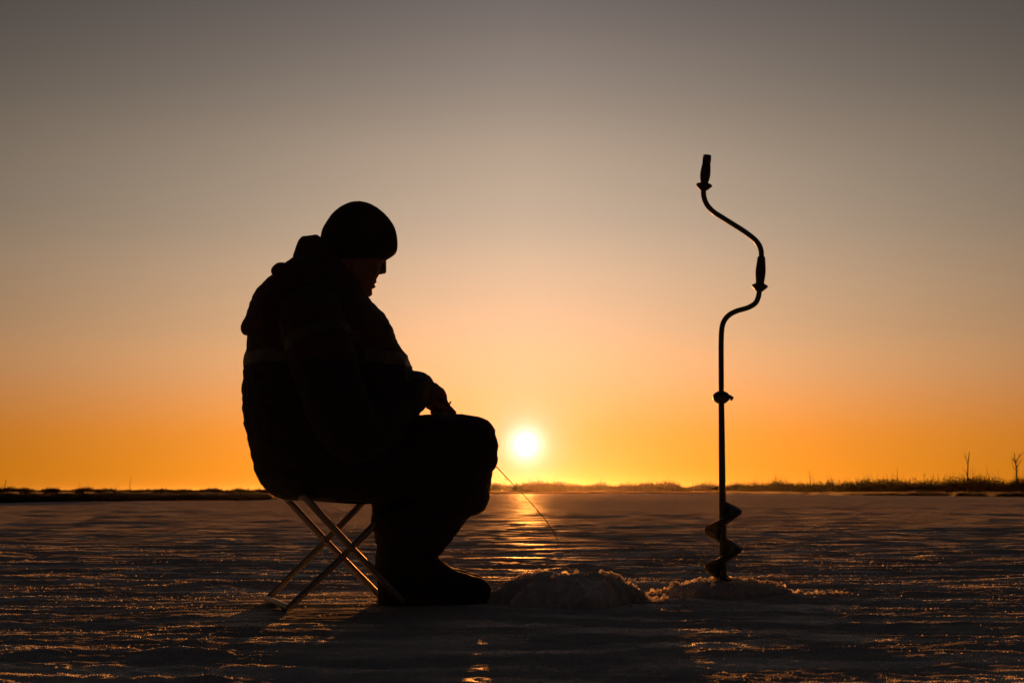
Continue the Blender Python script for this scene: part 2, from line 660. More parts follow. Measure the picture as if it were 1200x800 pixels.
def grow(S, p, d, L, r, depth, spread=0.5, up=0.25, seg=3):
    """branching twig"""
    q = Vector(p)
    dd = Vector(d).normalized()
    for i in range(seg):
        dd = (dd + Vector((random.gauss(0, .12), random.gauss(0, .12), random.gauss(0, .05) + up * 0.1))).normalized()
        n = q + dd * (L / seg)
        r1 = r * (1 - 0.28)
        S.add(q, n, r, r1)
        if depth > 0 and (i > 0 or random.random() < .5):
            for _ in range(random.choice((1, 2))):
                bd = (dd + Vector((random.gauss(0, spread), random.gauss(0, spread), abs(random.gauss(up, .2))))).normalized()
                grow(S, n, bd, L * random.uniform(.45, .7), r1 * .62, depth - 1, spread, up, 2)
        q, r = n, r1


def bush(S, p, h, w, n, r):
    """rounded leafless bush: short twigs filling an uneven crown, a few stems below, a few shoots above"""
    p = Vector(p)
    for _ in range(max(3, n // 9)):
        a = p + Vector((random.gauss(0, w * .2), random.gauss(0, w * .2), -.1))
        S.add(a, p + Vector((random.gauss(0, w * .45), random.gauss(0, w * .45), h * .55)), r * 1.3, r * .8)
    for _ in range(n):
        u = Vector((random.gauss(0, 1), random.gauss(0, 1), random.gauss(0, 1))).normalized() * random.random() ** .45
        c = p + Vector((u.x * w, u.y * w, h * .50 + u.z * h * .40))
        d = Vector((random.gauss(0, .6) + u.x * .5, random.gauss(0, .6), .55 + random.gauss(0, .45))).normalized() * h * random.uniform(.14, .34)
        S.add(c - d * .5, c + d * .5, r, r * .4)
    for _ in range(random.choice((0, 1, 2))):
        c = p + Vector((random.gauss(0, w * .5), 0, h * .6))
        S.add(c, c + Vector((random.gauss(0, .12) * h, 0, h * random.uniform(.4, .75))), r * .7, r * .25)


def build_vegetation():
    random.seed(5)
    # dry reeds and grass along the edge of the bank
    S = Sticks()
    for _ in range(15000):
        x = random.uniform(-260, 1460)
        d0 = shore_dist(x)
        d = d0 * (1.02 + abs(random.gauss(0, .12)))
        p = at_dist(x, CAM.y + d, 0.12)
        base_h = np.interp(x, [-260, 320, 600, 900, 1460], [0.28, 0.30, 0.30, 0.30, 0.34])
        cl = 0.75 + 0.7 * float(perlin2(np.array([x / 14.0]), np.array([2.2]), 30)[0])
        h = base_h * max(0.35, cl) * random.uniform(.55, 1.1) * (1.7 if random.random() < .02 else 1)
        lean = Vector((random.gauss(0, .16), random.gauss(0, .1), 1)).normalized()
        r = 0.010 * d / 50
        S.add(p - Vector((0, 0, .1)), p + lean * h * .6, r, r * .8)
        S.add(p + lean * h * .6, p + (lean + Vector((random.gauss(0, .18), 0, 0))).normalized() * h, r * .8, r * .3)
    o = S.build('dry_reeds', REED)
    tag(o, 'dry reeds and grass along the edge of the dark bank', kind='stuff')
    # far leafless wood, one mass
    S = Sticks()
    for _ in range(3000):
        x = random.uniform(-260, 1460)
        d0 = shore_dist(x)
        if x < 330:
            d, hh = d0 * random.uniform(1.8, 3.2), random.uniform(.20, .42)
        elif x < 880:
            d, hh = d0 * random.uniform(1.3, 2.0), random.uniform(1.2, 2.1)
        else:
            d, hh = d0 * random.uniform(1.3, 2.2), random.uniform(.8, 1.9)
        cl = 0.92 + 0.5 * float(perlin2(np.array([x / 22.0]), np.array([5.2]), 33)[0])
        hh *= max(.45, cl)
        p = at_dist(x, CAM.y + d, 0.18)
        bush(S, p, hh, hh * random.uniform(.5, .95), 34, 0.020 * d / 100)
    o = S.build('distant_thicket', TWIG)
    tag(o, 'distant leafless thicket lining the horizon', kind='stuff')


build_vegetation()


def build_shrubs():
    random.seed(8)
    spots = [(905, 566, 22), (938, 567, 18), (985, 564, 26), (1004, 565, 18), (1048, 558, 24), (1062, 562, 16), (1085, 563, 20), (1103, 565, 22), (1127, 565, 18), (1148, 566, 20), (1172, 562, 22), (1190, 564, 20), (862, 568, 16), (880, 568, 16), (960, 568, 18), (1026, 566, 20)]
    for x, top, wpx in spots:
        d = shore_dist(x) * random.uniform(1.25, 1.5)
        p = at_dist(x, CAM.y + d, 0.16)
        m = d / FPX
        h = CAM.z + (575 - top) * m - 0.16
        w = wpx * m * .5
        root = empty('bare_shrub', p)
        S = Sticks()
        bush(S, p, h, w * 1.15, 150, 0.017 * d / 100)
        S.build('crown', PINE, root)
        S = Sticks()
        for _ in range(5):
            S.add(p + Vector((random.gauss(0, w * .25), random.gauss(0, w * .2), -.15)), p + Vector((random.gauss(0, w * .5), random.gauss(0, w * .3), h * .55)), .03, .015)
        S.build('trunk', BARK, root)
        tag(root, 'dense bare shrub in the thicket along the right shoreline', 'shrub', 'bare shrubs along the right shoreline')


build_shrubs()


def dead_tree(x, top, lean, label, forks, slack=1.9, width=1.0, group=None):
    d = shore_dist(x) * slack
    p = at_dist(x, CAM.y + d, 0.15)
    m = d / FPX
    h = CAM.z + (575 - top) * m - 0.15
    root = empty('dead_tree', p)
    r = 1.5 * m * .5 * width
    bm = bmesh.new()
    pts = []
    for i in range(8):
        k = i / 7
        pts.append(p + Vector((lean * m * (k ** 2) + random.gauss(0, .25 * m), random.gauss(0, .25 * m), -0.2 + (h + .2) * k)))
    tube(bm, pts, [r * (1 - .72 * i / 7) for i in range(8)], 7, 2, False)
    tr = from_bm('trunk', bm, BARK, root)
    for _ in range(forks):
        S = Sticks()
        k = random.uniform(.35, .95)
        q = p + Vector((lean * m * k * k, 0, h * k))
        grow(S, q, (random.choice((-1, 1)) * random.uniform(.3, .9), random.gauss(0, .4), 1), h * random.uniform(.12, .28), r * .4, 1, .4, .3, 3)
        S.build('branch', BARK, root)
    tag(root, label, 'tree', group)


random.seed(12)
dead_tree(1134, 529, 3.5, 'tall dead tree trunk leaning slightly, above the right thicket', 2, 2.0, 1.7)
dead_tree(1193, 531, -2.5, 'dead tree with a broken bushy top at the right edge', 8, 2.0, 1.8)
dead_tree(1052, 548, 0.5, 'thin bare trunk rising behind the highest shrub of the thicket', 3, 1.9, 0.8)
dead_tree(950, 551, -0.5, 'thin bare trunk nearest the ice auger on the right shore', 3, 1.9, 0.7)
dead_tree(1084, 555, -1, 'slim bare stem between the thin trunk and the tall dead tree', 4, 1.9, 0.7)
dead_tree(4, 561, 4, 'slim leaning bare stem at the left end of the shore', 5, 2.6, 0.6)
dead_tree(152, 560, 0.4, 'tallest thin bare stem on the left shore', 1, 2.6, 0.6)
dead_tree(93, 565, -0.6, 'short thin bare stem left of the tallest one on the left shore', 2, 2.6, 0.55)

# ------------------------------------------------------------------ heaps of drilled snow
def heap(name, cx, cy, rx, ry, height, seed, label, crater=None, tails=(), n_crumbs=500, crumb_box=None):
    root = empty(name, (cx, cy, 0))
    N = 120
    gx = np.linspace(-1.25, 1.25, N)
    gy = np.linspace(-1.25, 1.25, N)
    U, V = np.meshgrid(gx, gy)

    def hz(u, v):
        x, y = cx + u * rx, cy + v * ry
        wob = 1 + 0.22 * perlin2(u * 2.1 + seed, v * 2.1, 50) + 0.10 * perlin2(u * 6 + seed, v * 6, 51)
        r = np.hypot(u, v) / wob
        z = height * np.clip(1 - r ** 2.8, 0, 1) ** 0.7
        if crater:
            q = np.hypot((u - crater[0]) / crater[2], (v - crater[1]) / crater[2])
            z = z * (1 - 0.75 * np.exp(-q ** 4))
        for (tu, tv, tr, th) in tails:
            z = np.maximum(z, th * np.clip(1 - (np.hypot((u - tu) / tr, (v - tv) / (tr * .7))) ** 2, 0, 1))
        m = np.clip(z / height, 0, 1)
        z = z * (1 + 0.12 * perlin2(x * 14, y * 14, 52 + seed)) + m ** .5 * (0.0045 * perlin2(x * 28, y * 28, 53 + seed) + 0.003 * perlin2(x * 70, y * 70, 54) + 0.0015 * perlin2(x * 160, y * 160, 55))
        edge = np.clip((r - 0.95) * 4, 0, 1)
        return z - 0.03 * edge - 0.002
    Z = hz(U, V) + np.minimum(snow_height(cx + U * rx, cy + V * ry), 0.01) * 0.6
    co = np.stack([cx + U * rx, cy + V * ry, Z], -1).reshape(-1, 3)
    idx = np.arange(N * N).reshape(N, N)
    f = np.stack([idx[:-1, :-1], idx[:-1, 1:], idx[1:, 1:], idx[1:, :-1]], -1).reshape(-1, 4)
    me = bpy.data.meshes.new('packed_snow')
    me.from_pydata(co.tolist(), [], f.tolist())
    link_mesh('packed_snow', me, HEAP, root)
    # loose crumbs and ice chips
    rs = np.random.default_rng(seed)
    ico = bmesh.new()
    bmesh.ops.create_icosphere(ico, subdivisions=1, radius=1)
    iv = np.array([v.co[:] for v in ico.verts])
    iff = np.array([[v.index for v in fc.verts] for fc in ico.faces])
    ico.free()
    VV, FF = [], []
    k = 0
    for _ in range(n_crumbs):
        ang = rs.uniform(0, 2 * np.pi)
        rr = abs(rs.normal(.62, .33)) if rs.random() < .75 else rs.uniform(.6, 1.5)
        u, v = rr * np.cos(ang), rr * np.sin(ang)
        if crumb_box and rs.random() < crumb_box[4]:
            u, v = rs.uniform(crumb_box[0], crumb_box[1]), rs.uniform(crumb_box[2], crumb_box[3])
        if v < .02 and rs.random() < .88:
            v = abs(v) * .5 + .02
        x, y = cx + u * rx, cy + v * ry
        z = max(float(hz(np.array([u]), np.array([v]))[0]), float(snow_height(np.array([x]), np.array([y]))[0]))
        s = 0.0016 + 0.0085 * rs.random() ** 3.5
        q = iv * s * rs.uniform(.6, 1.35, 3) + rs.normal(0, .22 * s, iv.shape)
        VV.append(q + np.array([x, y, z + s * .45]))
        FF.append(iff + k)
        k += len(iv)
    me = bpy.data.meshes.new('snow_crumbs')
    me.from_pydata(np.concatenate(VV).tolist(), [], np.concatenate(FF).tolist())
    o = link_mesh('snow_crumbs', me, CRUMB, root, False)
    tag(o, kind='stuff')
    tag(root, label, 'snow mound')
    return root


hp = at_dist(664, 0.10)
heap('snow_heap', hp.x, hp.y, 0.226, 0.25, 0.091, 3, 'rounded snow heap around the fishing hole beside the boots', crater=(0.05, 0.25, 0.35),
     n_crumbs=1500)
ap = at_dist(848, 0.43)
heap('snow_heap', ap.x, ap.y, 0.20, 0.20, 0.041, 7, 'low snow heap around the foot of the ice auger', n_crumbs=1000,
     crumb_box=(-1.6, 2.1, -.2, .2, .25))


def loose_crystals():
    rs = np.random.default_rng(5)
    ov = np.array([[1, 0, 0], [-1, 0, 0], [0, 1, 0], [0, -1, 0], [0, 0, 1], [0, 0, -1]], float)
    of = np.array([[0, 2, 4], [2, 1, 4], [1, 3, 4], [3, 0, 4], [2, 0, 5], [1, 2, 5], [3, 1, 5], [0, 3, 5]])
    n = 110000
    d = 2.2 + 7 * rs.random(n) ** 1.4
    t = rs.uniform(-.46, .46, n)
    x, y = d * t, CAM.y + d
    w = perlin2(x / .5, y / .22, 60) + .5 * perlin2(x / 2, y / 1, 61)
    keep = rs.random(n) < np.clip(.30 + 1.7 * w, .04, 1)
    x, y, d = x[keep], y[keep], d[keep]
    z = snow_height(x, y)
    s = (0.0006 + 0.0019 * rs.random(len(x)) ** 6) * np.clip(d / 4, .8, 1.3)
    V = ov[None] * s[:, None, None] * rs.uniform(.5, 1.5, (len(x), 6, 1)) + np.stack([x, y, z + s * .4], -1)[:, None]
    F = of[None] + (np.arange(len(x)) * 6)[:, None, None]
    me = bpy.data.meshes.new('snow_crystals')
    me.from_pydata(V.reshape(-1, 3).tolist(), [], F.reshape(-1, 3).tolist())
    o = link_mesh('snow_crystals', me, CRUMB, None, False)
    tag(o, 'loose ice crystals sparkling on the snow', kind='stuff')


loose_crystals()

# ------------------------------------------------------------------ hand ice auger
def build_auger():
    Y = 0.43
    A = lambda x, y: P(x, y, Y)
    m = PXM(Y)
    foot = A(848, 690)
    foot.z = 0.0
    root = empty('ice_auger', foot)
    bm = bmesh.new()
    path = [(824.6, 214), (824.5, 226), (825.6, 233), (829, 240.5), (836, 248), (846, 254.5), (858, 262), (870, 269.5), (881, 277.5), (888, 284.5), (891.6, 292), (892.4, 302),
            (891.6, 318), (890.4, 334), (889.8, 342), (888.4, 349), (884.8, 355.5), (876, 360.6), (863.5, 364.2), (854.5, 369), (848.6, 376), (846, 385), (845.2, 400), (845.2, 430), (845.4, 466)]
    tube(bm, [A(*p) for p in path], [3.1 * m] * len(path), 14, 4)
    from_bm('crank', bm, PAINT, root)

    def grip(name, a, b, rads):
        g = bmesh.new()
        n = len(rads)
        pts = [A(a[0] + (b[0] - a[0]) * i / (n - 1), a[1] + (b[1] - a[1]) * i / (n - 1)) for i in range(n)]
        tube(g, pts, [r * m for r in rads], 18, 3, False)
        return from_bm(name, g, GRIP, root)
    gp = grip('handle_grip', (828.9, 182), (825.4, 215), [4.6, 5.2, 4.9, 5.5, 6.0, 6.1, 5.4, 4.2])
    for a, b, rr, up in (((825.6, 215.2), (825.2, 218.6), 9.2, gp),):
        g = bmesh.new()
        tube(g, [A(825.6, 214.6), A(825.4, 216.4), A(825.1, 218.6), A(824.9, 223)], [5.2 * m, 9.4 * m, 8.8 * m, 4.0 * m], 18, 2, False)
        from_bm('flange', g, GRIP, root)
    grip('crank_grip', (892.3, 301), (890.6, 333), [4.4, 5.0, 5.4, 5.9, 6.0, 5.7, 5.2, 4.9])
    g = bmesh.new()
    tube(g, [A(890.8, 332), A(890.6, 334.4), A(890.4, 336.6), A(890, 341)], [5.0 * m, 9.4 * m, 8.6 * m, 3.9 * m], 18, 2, False)
    from_bm('flange', g, GRIP, root)
    # clamp joining the two halves
    g = bmesh.new()
    tube(g, [A(845.3, 458.5), A(845.3, 460.5), A(845.3, 463), A(845.3, 468), A(845.4, 470.5), A(845.4, 472.5)], [4.5 * m, 8.0 * m, 10 * m, 10 * m, 7.5 * m, 4.5 * m], 12, 1, False)
    cl = from_bm('clamp', g, FLIGHT, root)
    g = bmesh.new()
    tube(g, [A(854, 465.5), A(857.5, 465.8)], [1.6 * m, 1.5 * m], 10, 0)
    tube(g, [A(855.5, 463.8), A(858.2, 466.0), A(857, 468)], [1.5 * m, 2.2 * m, 1.4 * m], 10, 0)
    w = from_bm('wing_screw', g, FLIGHT, root)
    # lower shaft
    g = bmesh.new()
    tube(g, [A(845.4, 468), A(846, 520), A(846.6, 580), A(847.2, 640), A(847.6, 684)], [3.3 * m, 3.7 * m, 4.0 * m, 4.1 * m, 4.1 * m], 16, 4)
    from_bm('shaft', g, PAINT, root)
    # helical flight, thicker towards the shaft as with packed snow
    g = bmesh.new()
    turns = 2.4
    top, bot = A(846.8, 584), A(847.4, 690)
    steps = 150
    rings = []
    for i in range(steps + 1):
        k = i / steps
        c = top.lerp(bot, k)
        an = 0.58 * math.pi - k * turns * 2 * math.pi + 0.0
        R = 21.5 * m * min(1, .15 + k * 9) * (1 + .03 * math.sin(i * .7))
        e = Vector((math.cos(an), math.sin(an), 0))
        th0, th1 = 10.5 * m, 2.6 * m
        p = [c + e * (2.5 * m) + Vector((0, 0, th0 * .35)), c + e * (R * .55) + Vector((0, 0, th0 * .28)), c + e * R + Vector((0, 0, -th1 * .1)),
             c + e * (R * .98) + Vector((0, 0, -th1 * 1.2)), c + e * (R * .55) + Vector((0, 0, -th0 * .75)), c + e * (2.5 * m) + Vector((0, 0, -th0 * 1.0))]
        rings.append(p)
    skin_rings(g, rings)
    from_bm('flight', g, FLIGHT, root)
    g = bmesh.new()
    bmesh.ops.create_cube(g, size=1, matrix=Matrix.Translation(A(852, 679)) @ Matrix.Rotation(.35, 4, 'Y') @ Matrix.Diagonal((20 * m, 14 * m, 3.0 * m, 1)))
    bmesh.ops.bevel(g, geom=g.edges[:], offset=.8 * m, segments=2, affect='EDGES')
    from_bm('cutting_blade', g, FLIGHT, root)
    tag(root, 'hand ice auger with curved crank handle standing upright in the snow', 'auger')


build_auger()

# ------------------------------------------------------------------ folding stool
def build_stool():
    FL, NL, FR, NR = G(313, 705), G(338, 716), G(446, 702.5), G(474, 709.5)
    seat = 0.300
    rA, rB = P(335, 583, FL.y), P(357, 582, NL.y)       # rear top bar, far and near end
    rC, rD = P(429, 584, FR.y), P(464, 589, NR.y)       # front top bar
    root = empty('folding_stool', (FL + NL + FR + NR) / 4)
    m = PXM(-.1)
    r = 3.9 * m
    lift = Vector((0, 0, r * .9))

    def leg(a, b):
        g = bmesh.new()
        d = (b - a)
        tube(g, [a, a.lerp(b, .5), b + lift], [r, r, r], 14, 0)
        return from_bm('leg', g, STEEL, root)
    leg(rA, FR); leg(rC, FL)
    leg(rB, NR); leg(rD, NL)
    for a, b in ((FL, NL), (FR, NR)):
        g = bmesh.new()
        tube(g, [a + lift, b + lift], [r * 1.02] * 2, 14, 0)
        from_bm('foot_bar', g, STEEL, root)
    for a, b in ((rA, rB), (rC, rD)):
        g = bmesh.new()
        tube(g, [a, b], [r * 1.02] * 2, 14, 0)
        from_bm('seat_bar', g, STEEL, root)
    for (a, b, c, d) in ((rB, NR, rD, NL), (rA, FR, rC, FL)):
        # pivot bolt where the legs cross
        best = min(((a.lerp(b, i / 40) - c.lerp(d, j / 40)).length, i, j) for i in range(41) for j in range(41))
        p, q = a.lerp(b, best[1] / 40), c.lerp(d, best[2] / 40)
        mid = (p + q) / 2
        g = bmesh.new()
        ax = Vector((-.3, .95, 0)).normalized()
        tube(g, [mid - ax * r * 1.6, mid + ax * r * 1.6], [r * .75] * 2, 12, 0)
        from_bm('pivot_bolt', g, STEEL, root)
    # canvas sling, sagging a little under the sitter
    N, M = 14, 10
    rows = []
    for i in range(N + 1):
        k = i / N
        a, b = rA.lerp(rC, k), rB.lerp(rD, k)
        sag = -0.022 * math.sin(math.pi * k)
        rows.append([a.lerp(b, j / M) + Vector((0, 0, sag + r * 1.05)) for j in range(M + 1)])
    g = bmesh.new()
    vs = [[g.verts.new(p) for p in rw] for rw in rows]
    for i in range(N):
        for j in range(M):
            g.faces.new((vs[i][j], vs[i + 1][j], vs[i + 1][j + 1], vs[i][j + 1]))
    bmesh.ops.solidify(g, geom=g.faces[:], thickness=0.004)
    from_bm('canvas_seat', g, CANVAS, root)
    tag(root, 'folding stool with crossed metal tube legs under the seated angler', 'stool')


build_stool()

# ------------------------------------------------------------------ the angler
YAW = math.radians(21)
LAT = Vector((-math.sin(YAW), math.cos(YAW), 0))     # towards his left, away from the camera
FWD = Vector((math.cos(YAW), math.sin(YAW), 0))


def YC(x, off=0.0):
    """depth of his middle plane under pixel column x; off = sideways offset in metres (+ = far side)"""
    return -0.06 + 0.0010 * (x - 380) + off / math.cos(YAW)


def B(x, y, off=0.0):
    return P(x, y, YC(x, off))


def loft(bm, rings, sub=4, n=28, power=2.3, shift=None):
    """rings: (x back, y back, x front, y front, half width, sideways offset) in photo pixels and metres"""
    rr = [tuple(r) + (0.0,) * (6 - len(r)) for r in rings]
    if sub > 1:
        rr = [tuple(x) for x in catmull(rr, sub)]
    out = []
    for xb, yb, xf, yf, w, off in rr:
        b, f = B(xb, yb, off), B(xf, yf, off)
        c, a = (b + f) / 2, (f - b) / 2
        ring = []
        for k in range(n):
            an = 2 * math.pi * k / n
            ca, sa = math.cos(an), math.sin(an)
            e = 2 / power
            q = c + a * (math.copysign(abs(ca) ** e, ca)) + LAT * (w * math.copysign(abs(sa) ** e, sa))
            ring.append(q + (shift or Vector()))
        out.append(ring)
    skin_rings(bm, out)


def limb(bm, pts, sub=4, n=16, shift=None):
    """pts: (x, y, sideways offset, radius in pixels)"""
    ps = [B(x, y, o) + (shift or Vector()) for x, y, o, r in pts]
    rs = [r * PXM(YC(x, o)) for x, y, o, r in pts]
    tube(bm, ps, rs, n, sub)


def ball(bm, x, y, off, rx, ry, w):
    """ellipsoid: half sizes in pixels along the picture and metres sideways"""
    m = PXM(YC(x, off))
    M = Matrix.Translation(B(x, y, off)) @ Matrix.Rotation(YAW, 4, 'Z') @ Matrix.Diagonal((rx * m, w, ry * m, 1))
    bmesh.ops.create_icosphere(bm, subdivisions=3, radius=1, matrix=M)


def wrinkle(me, amp, scale, seed, stretch=(1, 1, 1)):
    v, nrm = verts_np(me), normals_np(me)
    q = v * np.array(stretch)
    d = amp * (1 - np.abs(perlin3(q * scale, seed)) * 2.2) + amp * .6 * perlin3(q * scale * 2.3, seed + 1)
    set_verts(me, v + nrm * d[:, None])


def hand_shapes(bm, off, s, dx=0.0, dy=0.0, holding=True):
    """palm, four unequal fingers and a thumb; s = +1 when the little finger is on the far side"""
    limb(bm, [(484 + dx, 463 + dy, off, 11), (497 + dx, 459 + dy, off, 11.5), (505 + dx, 459 + dy, off, 12)], 3)
    # palm: broad sideways, thin from back to palm
    for k in range(4):
        o = off + s * (-.030 + .020 * k)
        limb(bm, [(499 + dx, 456 + dy, off + s * (-.016 + .011 * k), 10), (508 + dx, 457 + dy, o, 9.2), (516 + dx, 462 + dy + k * .4, o, 6.4)], 2, 12)
    fingers = [((515.5, 458.5), (519.8, 466), (524.5, 475), (532.5, 483.5), 3.3),
               ((516, 458.5), (519.6, 465), (519.2, 475), (516, 482.5), 4.7),
               ((514, 461), (519.5, 468), (519, 476.5), (514.5, 481.5), 3.8),
               ((512, 462.5), (517, 469.5), (516, 476), (511.5, 480), 3.3)]
    for k, (a, b, c, d, r) in enumerate(fingers):
        o = off + s * (-.031 + .0205 * k)
        limb(bm, [(*(a[0] + dx, a[1] + dy), o, r + .5), (b[0] + dx, b[1] + dy, o + s * .001, r), (c[0] + dx, c[1] + dy, o, r * .92), (d[0] + dx, d[1] + dy, o - s * .002, r * .8)], 3, 12)
    # thumb leaves the side of the palm near its base
    limb(bm, [(501 + dx, 464 + dy, off - s * .030, 6), (509 + dx, 472 + dy, off - s * .044, 5.2), (518 + dx, 477 + dy, off - s * .040, 4.6), (526 + dx, 478.5 + dy, off - s * .030, 3.9)], 3, 12)


def build_person():
    root = empty('person', Vector((B(470, 706).x, B(470, 706).y, 0)))
    # ---- body, one continuous skin
    bm = bmesh.new()
    torso = [(345, 572, 455, 572, .15), (312, 545, 462, 530, .19), (302, 500, 455, 495, .19), (300, 450, 445, 450, .185), (303, 410, 440, 410, .20), (314, 375, 428, 385, .20),
             (335, 350, 420, 370, .15), (362, 330, 416, 358, .075), (374, 312, 418, 345, .060), (380, 300, 425, 335, .058)]
    loft(bm, torso)
    for s in (-1, 1):
        limb(bm, [(365, 385, .17 * s, 26), (385, 440, .245 * s, 24), (402, 505, .27 * s, 20), (440, 490, .20 * s, 19), (488, 463, .07 * s + .005, 12.5)])
        limb(bm, [(360, 540, .09 * s, 36), (450, 535, .10 * s, 34), (545, 535, .095 * s, 27), (535, 580, .085 * s, 24), (487, 640, .07 * s, 20), (470, 690, .065 * s, 15)])
        limb(bm, [(468, 694, .065 * s, 12), (510, 698, .065 * s, 11), (545, 697, .065 * s, 9)])
    # head
    ball(bm, 415, 282, 0, 38, 36, .078)
    face = [(384, 285, 453, 288, .070), (384, 300, 451.5, 302, .069), (384, 312, 446, 312, .068), (388, 323, 443.5, 323, .063), (394, 332, 438.5, 331, .054), (400, 339, 436.2, 338, .045),
            (406, 345, 434.5, 344, .035), (413, 350, 430, 348.5, .024)]
    loft(bm, face, 3, 28, 2.1)
    limb(bm, [(450, 303.5, 0, 3.0), (449.6, 311, 0, 3.2), (449.3, 317.6, 0, 3.7)], 3, 12)      # nose
    for s in (-1, 1):
        ball(bm, 446, 319, .011 * s, 3.4, 2.8, .008)
        limb(bm, [(450.5, 303.2, .006 * s, 2.6), (449.5, 303, .026 * s, 2.8), (444, 304, .048 * s, 2.6)], 3, 10)   # brow
        ball(bm, 437, 318, .042 * s, 6, 6, .016)                                                # cheekbone
        ball(bm, 403, 311, .074 * s, 6, 10, .010)                                               # ear under the hat
    ball(bm, 438.0, 330.8, 0, 3.2, 2.3, .020)
    ball(bm, 436.8, 336.2, 0, 3.1, 2.3, .018)
    ball(bm, 431.4, 343.6, 0, 5.0, 4.6, .018)
    hand_shapes(bm, .010, 1)
    hand_shapes(bm, .125, -1, -5, 3)
    me = remeshed(bm, 0.0028, 2, .5)
    v = verts_np(me)
    for s in (-1, 1):                                     # eye sockets
        c = B(447.5, 309, .030 * s)
        q = np.exp(-(((v - np.array(c)) / .011) ** 2).sum(1))
        v -= np.array(FWD)[None] * (q * .005)[:, None]
    set_verts(me, v)
    link_mesh('body', me, SKIN, root)

    # ---- trousers
    bm = bmesh.new()
    near = [(352, 508, 350, 582, .10, -.085), (400, 498, 410, 584, .105, -.09), (455, 488, 468, 590, .105, -.095), (500, 486, 492, 606, .105, -.10), (535, 486.3, 500, 612, .103, -.10),
            (559, 488.5, 498, 610, .10, -.10), (573.5, 498.5, 490, 606, .098, -.10), (579, 511, 480, 602, .098, -.10), (580.2, 530, 462, 600, .098, -.10), (580.6, 543, 452, 602, .098, -.10),
            (575.8, 547.5, 445, 603, .096, -.10), (573.2, 556, 438, 604, .095, -.098), (571.5, 572, 437, 609, .094, -.095), (569.5, 587, 437.5, 614, .090, -.09), (562, 598.5, 438.5, 620, .085, -.085), (548.5, 603.5, 440, 626, .080, -.08),
            (540, 614, 442, 633, .078, -.075), (528, 630.5, 444, 641, .074, -.07), (516, 645, 443.5, 650, .072, -.067), (509, 653, 442, 658, .070, -.065)]
    loft(bm, near, 4, 32, 2.4)
    for k, sh in ((1, None),):
        far = [(xb - 2, yb + 2, xf - 3, yf, w, -o + .0) for xb, yb, xf, yf, w, o in near]
        sub = []
        for i, (xb, yb, xf, yf, w, o) in enumerate(near):
            sub.append((xb, yb, xf, yf, w, o))
        loft(bm, sub, 4, 32, 2.4, LAT * .185 + FWD * .060 - Vector((0, 0, .004)))
    limb(bm, [(449, 570, -.09, 15), (452, 600, -.085, 15.5), (457, 640, -.07, 14)])
    limb(bm, [(449, 570, .09, 14), (453, 600, .08, 14.5), (457, 640, .07, 14)])
    me = remeshed(bm, 0.0055, 3)
    wrinkle(me, .0035, 11, 3, (1, 1, 1.7))
    wrinkle(me, .0016, 34, 5, (1, 1, 2))
    link_mesh('trousers', me, TROUS, root)

    # ---- boots
    shaft = [(443, 640, 509, 640, .060, -.066), (441.5, 652, 511, 651, .062, -.066), (440.5, 661, 521, 660.5, .060, -.066), (441, 668, 531, 667.5, .056, -.066), (441.5, 674, 549, 673.2, .054, -.066),
             (442, 679, 565, 678, .053, -.066), (442.5, 686, 573, 685, .053, -.066), (443, 694, 575, 693, .053, -.066), (444, 700, 574, 700, .053, -.066)]
    for k in (0, 1):
        sh = Vector() if k == 0 else LAT * .155 + FWD * .048
        bt = empty('boot', root.location)
        bt.parent = root
        bt.matrix_parent_inverse = Matrix.Translation(-root.location)
        g = bmesh.new()
        loft(g, shaft, 4, 32, 2.3, sh)
        me = remeshed(g, 0.0035, 3)
        wrinkle(me, .0018, 16, 8 + k)
        bu = link_mesh('upper', me, FELT, bt)
        bu.matrix_parent_inverse = Matrix.Translation(-root.location)
        g = bmesh.new()
        loft(g, [(443.5, 697, 576, 697, .055, -.066), (443, 699, 577, 699, .057, -.066), (443.5, 704, 576, 704, .056, -.066), (445, 708, 568, 708, .054, -.066)], 3, 36, 2.6, sh)
        for vv in g.verts:
            vv.co.z = max(vv.co.z, -.004)
        so = from_bm('sole', g, RUBBER, bt)
        so.matrix_parent_inverse = Matrix.Translation(-root.location)

    # ---- jacket
    bm = bmesh.new()
    coat = [(334, 583.5, 455, 587, .185), (322, 577, 466, 578, .215), (306, 559, 474, 552, .235), (297.5, 528, 478, 520, .245), (290.8, 501, 480, 490, .245), (287.6, 470, 479, 456, .24), (288.6, 440, 474.5, 434, .24),
            (290.8, 417, 466, 415, .235), (293, 397, 457, 398, .23), (298, 375, 448, 379, .225), (306, 352, 438, 368, .20), (322, 330, 431, 361, .165), (345, 312, 427, 354, .115)]
    loft(bm, coat, 4, 40, 2.35)
    for s in (-1, 1):
        limb(bm, [(366, 375, .175 * s, 38), (378, 420, .245 * s, 38), (396, 478, .285 * s, 36), (414, 508, .275 * s, 33), (446, 492, .205 * s, 29), (476, 462.5, .095 * s, 25.5), (489, 457.5, .055 * s + .012, 21)], 4, 20)
    me = remeshed(bm, 0.0055, 4)
    wrinkle(me, .0042, 8, 13, (1, 1, 2.0))
    wrinkle(me, .0018, 26, 15, (1, 1, 1.6))
    jo = link_mesh('jacket', me, JACK, root)
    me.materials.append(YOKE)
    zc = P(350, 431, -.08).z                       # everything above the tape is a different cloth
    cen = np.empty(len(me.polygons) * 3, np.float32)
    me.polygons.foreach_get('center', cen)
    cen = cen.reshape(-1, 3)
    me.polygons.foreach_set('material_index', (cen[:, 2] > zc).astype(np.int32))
    # reflective tape: bands that follow the cloth
    v, nr = verts_np(me), normals_np(me)
    polys = np.empty(len(me.loops), np.int32)
    me.loops.foreach_get('vertex_index', polys)
    tot = np.empty(len(me.polygons), np.int32)
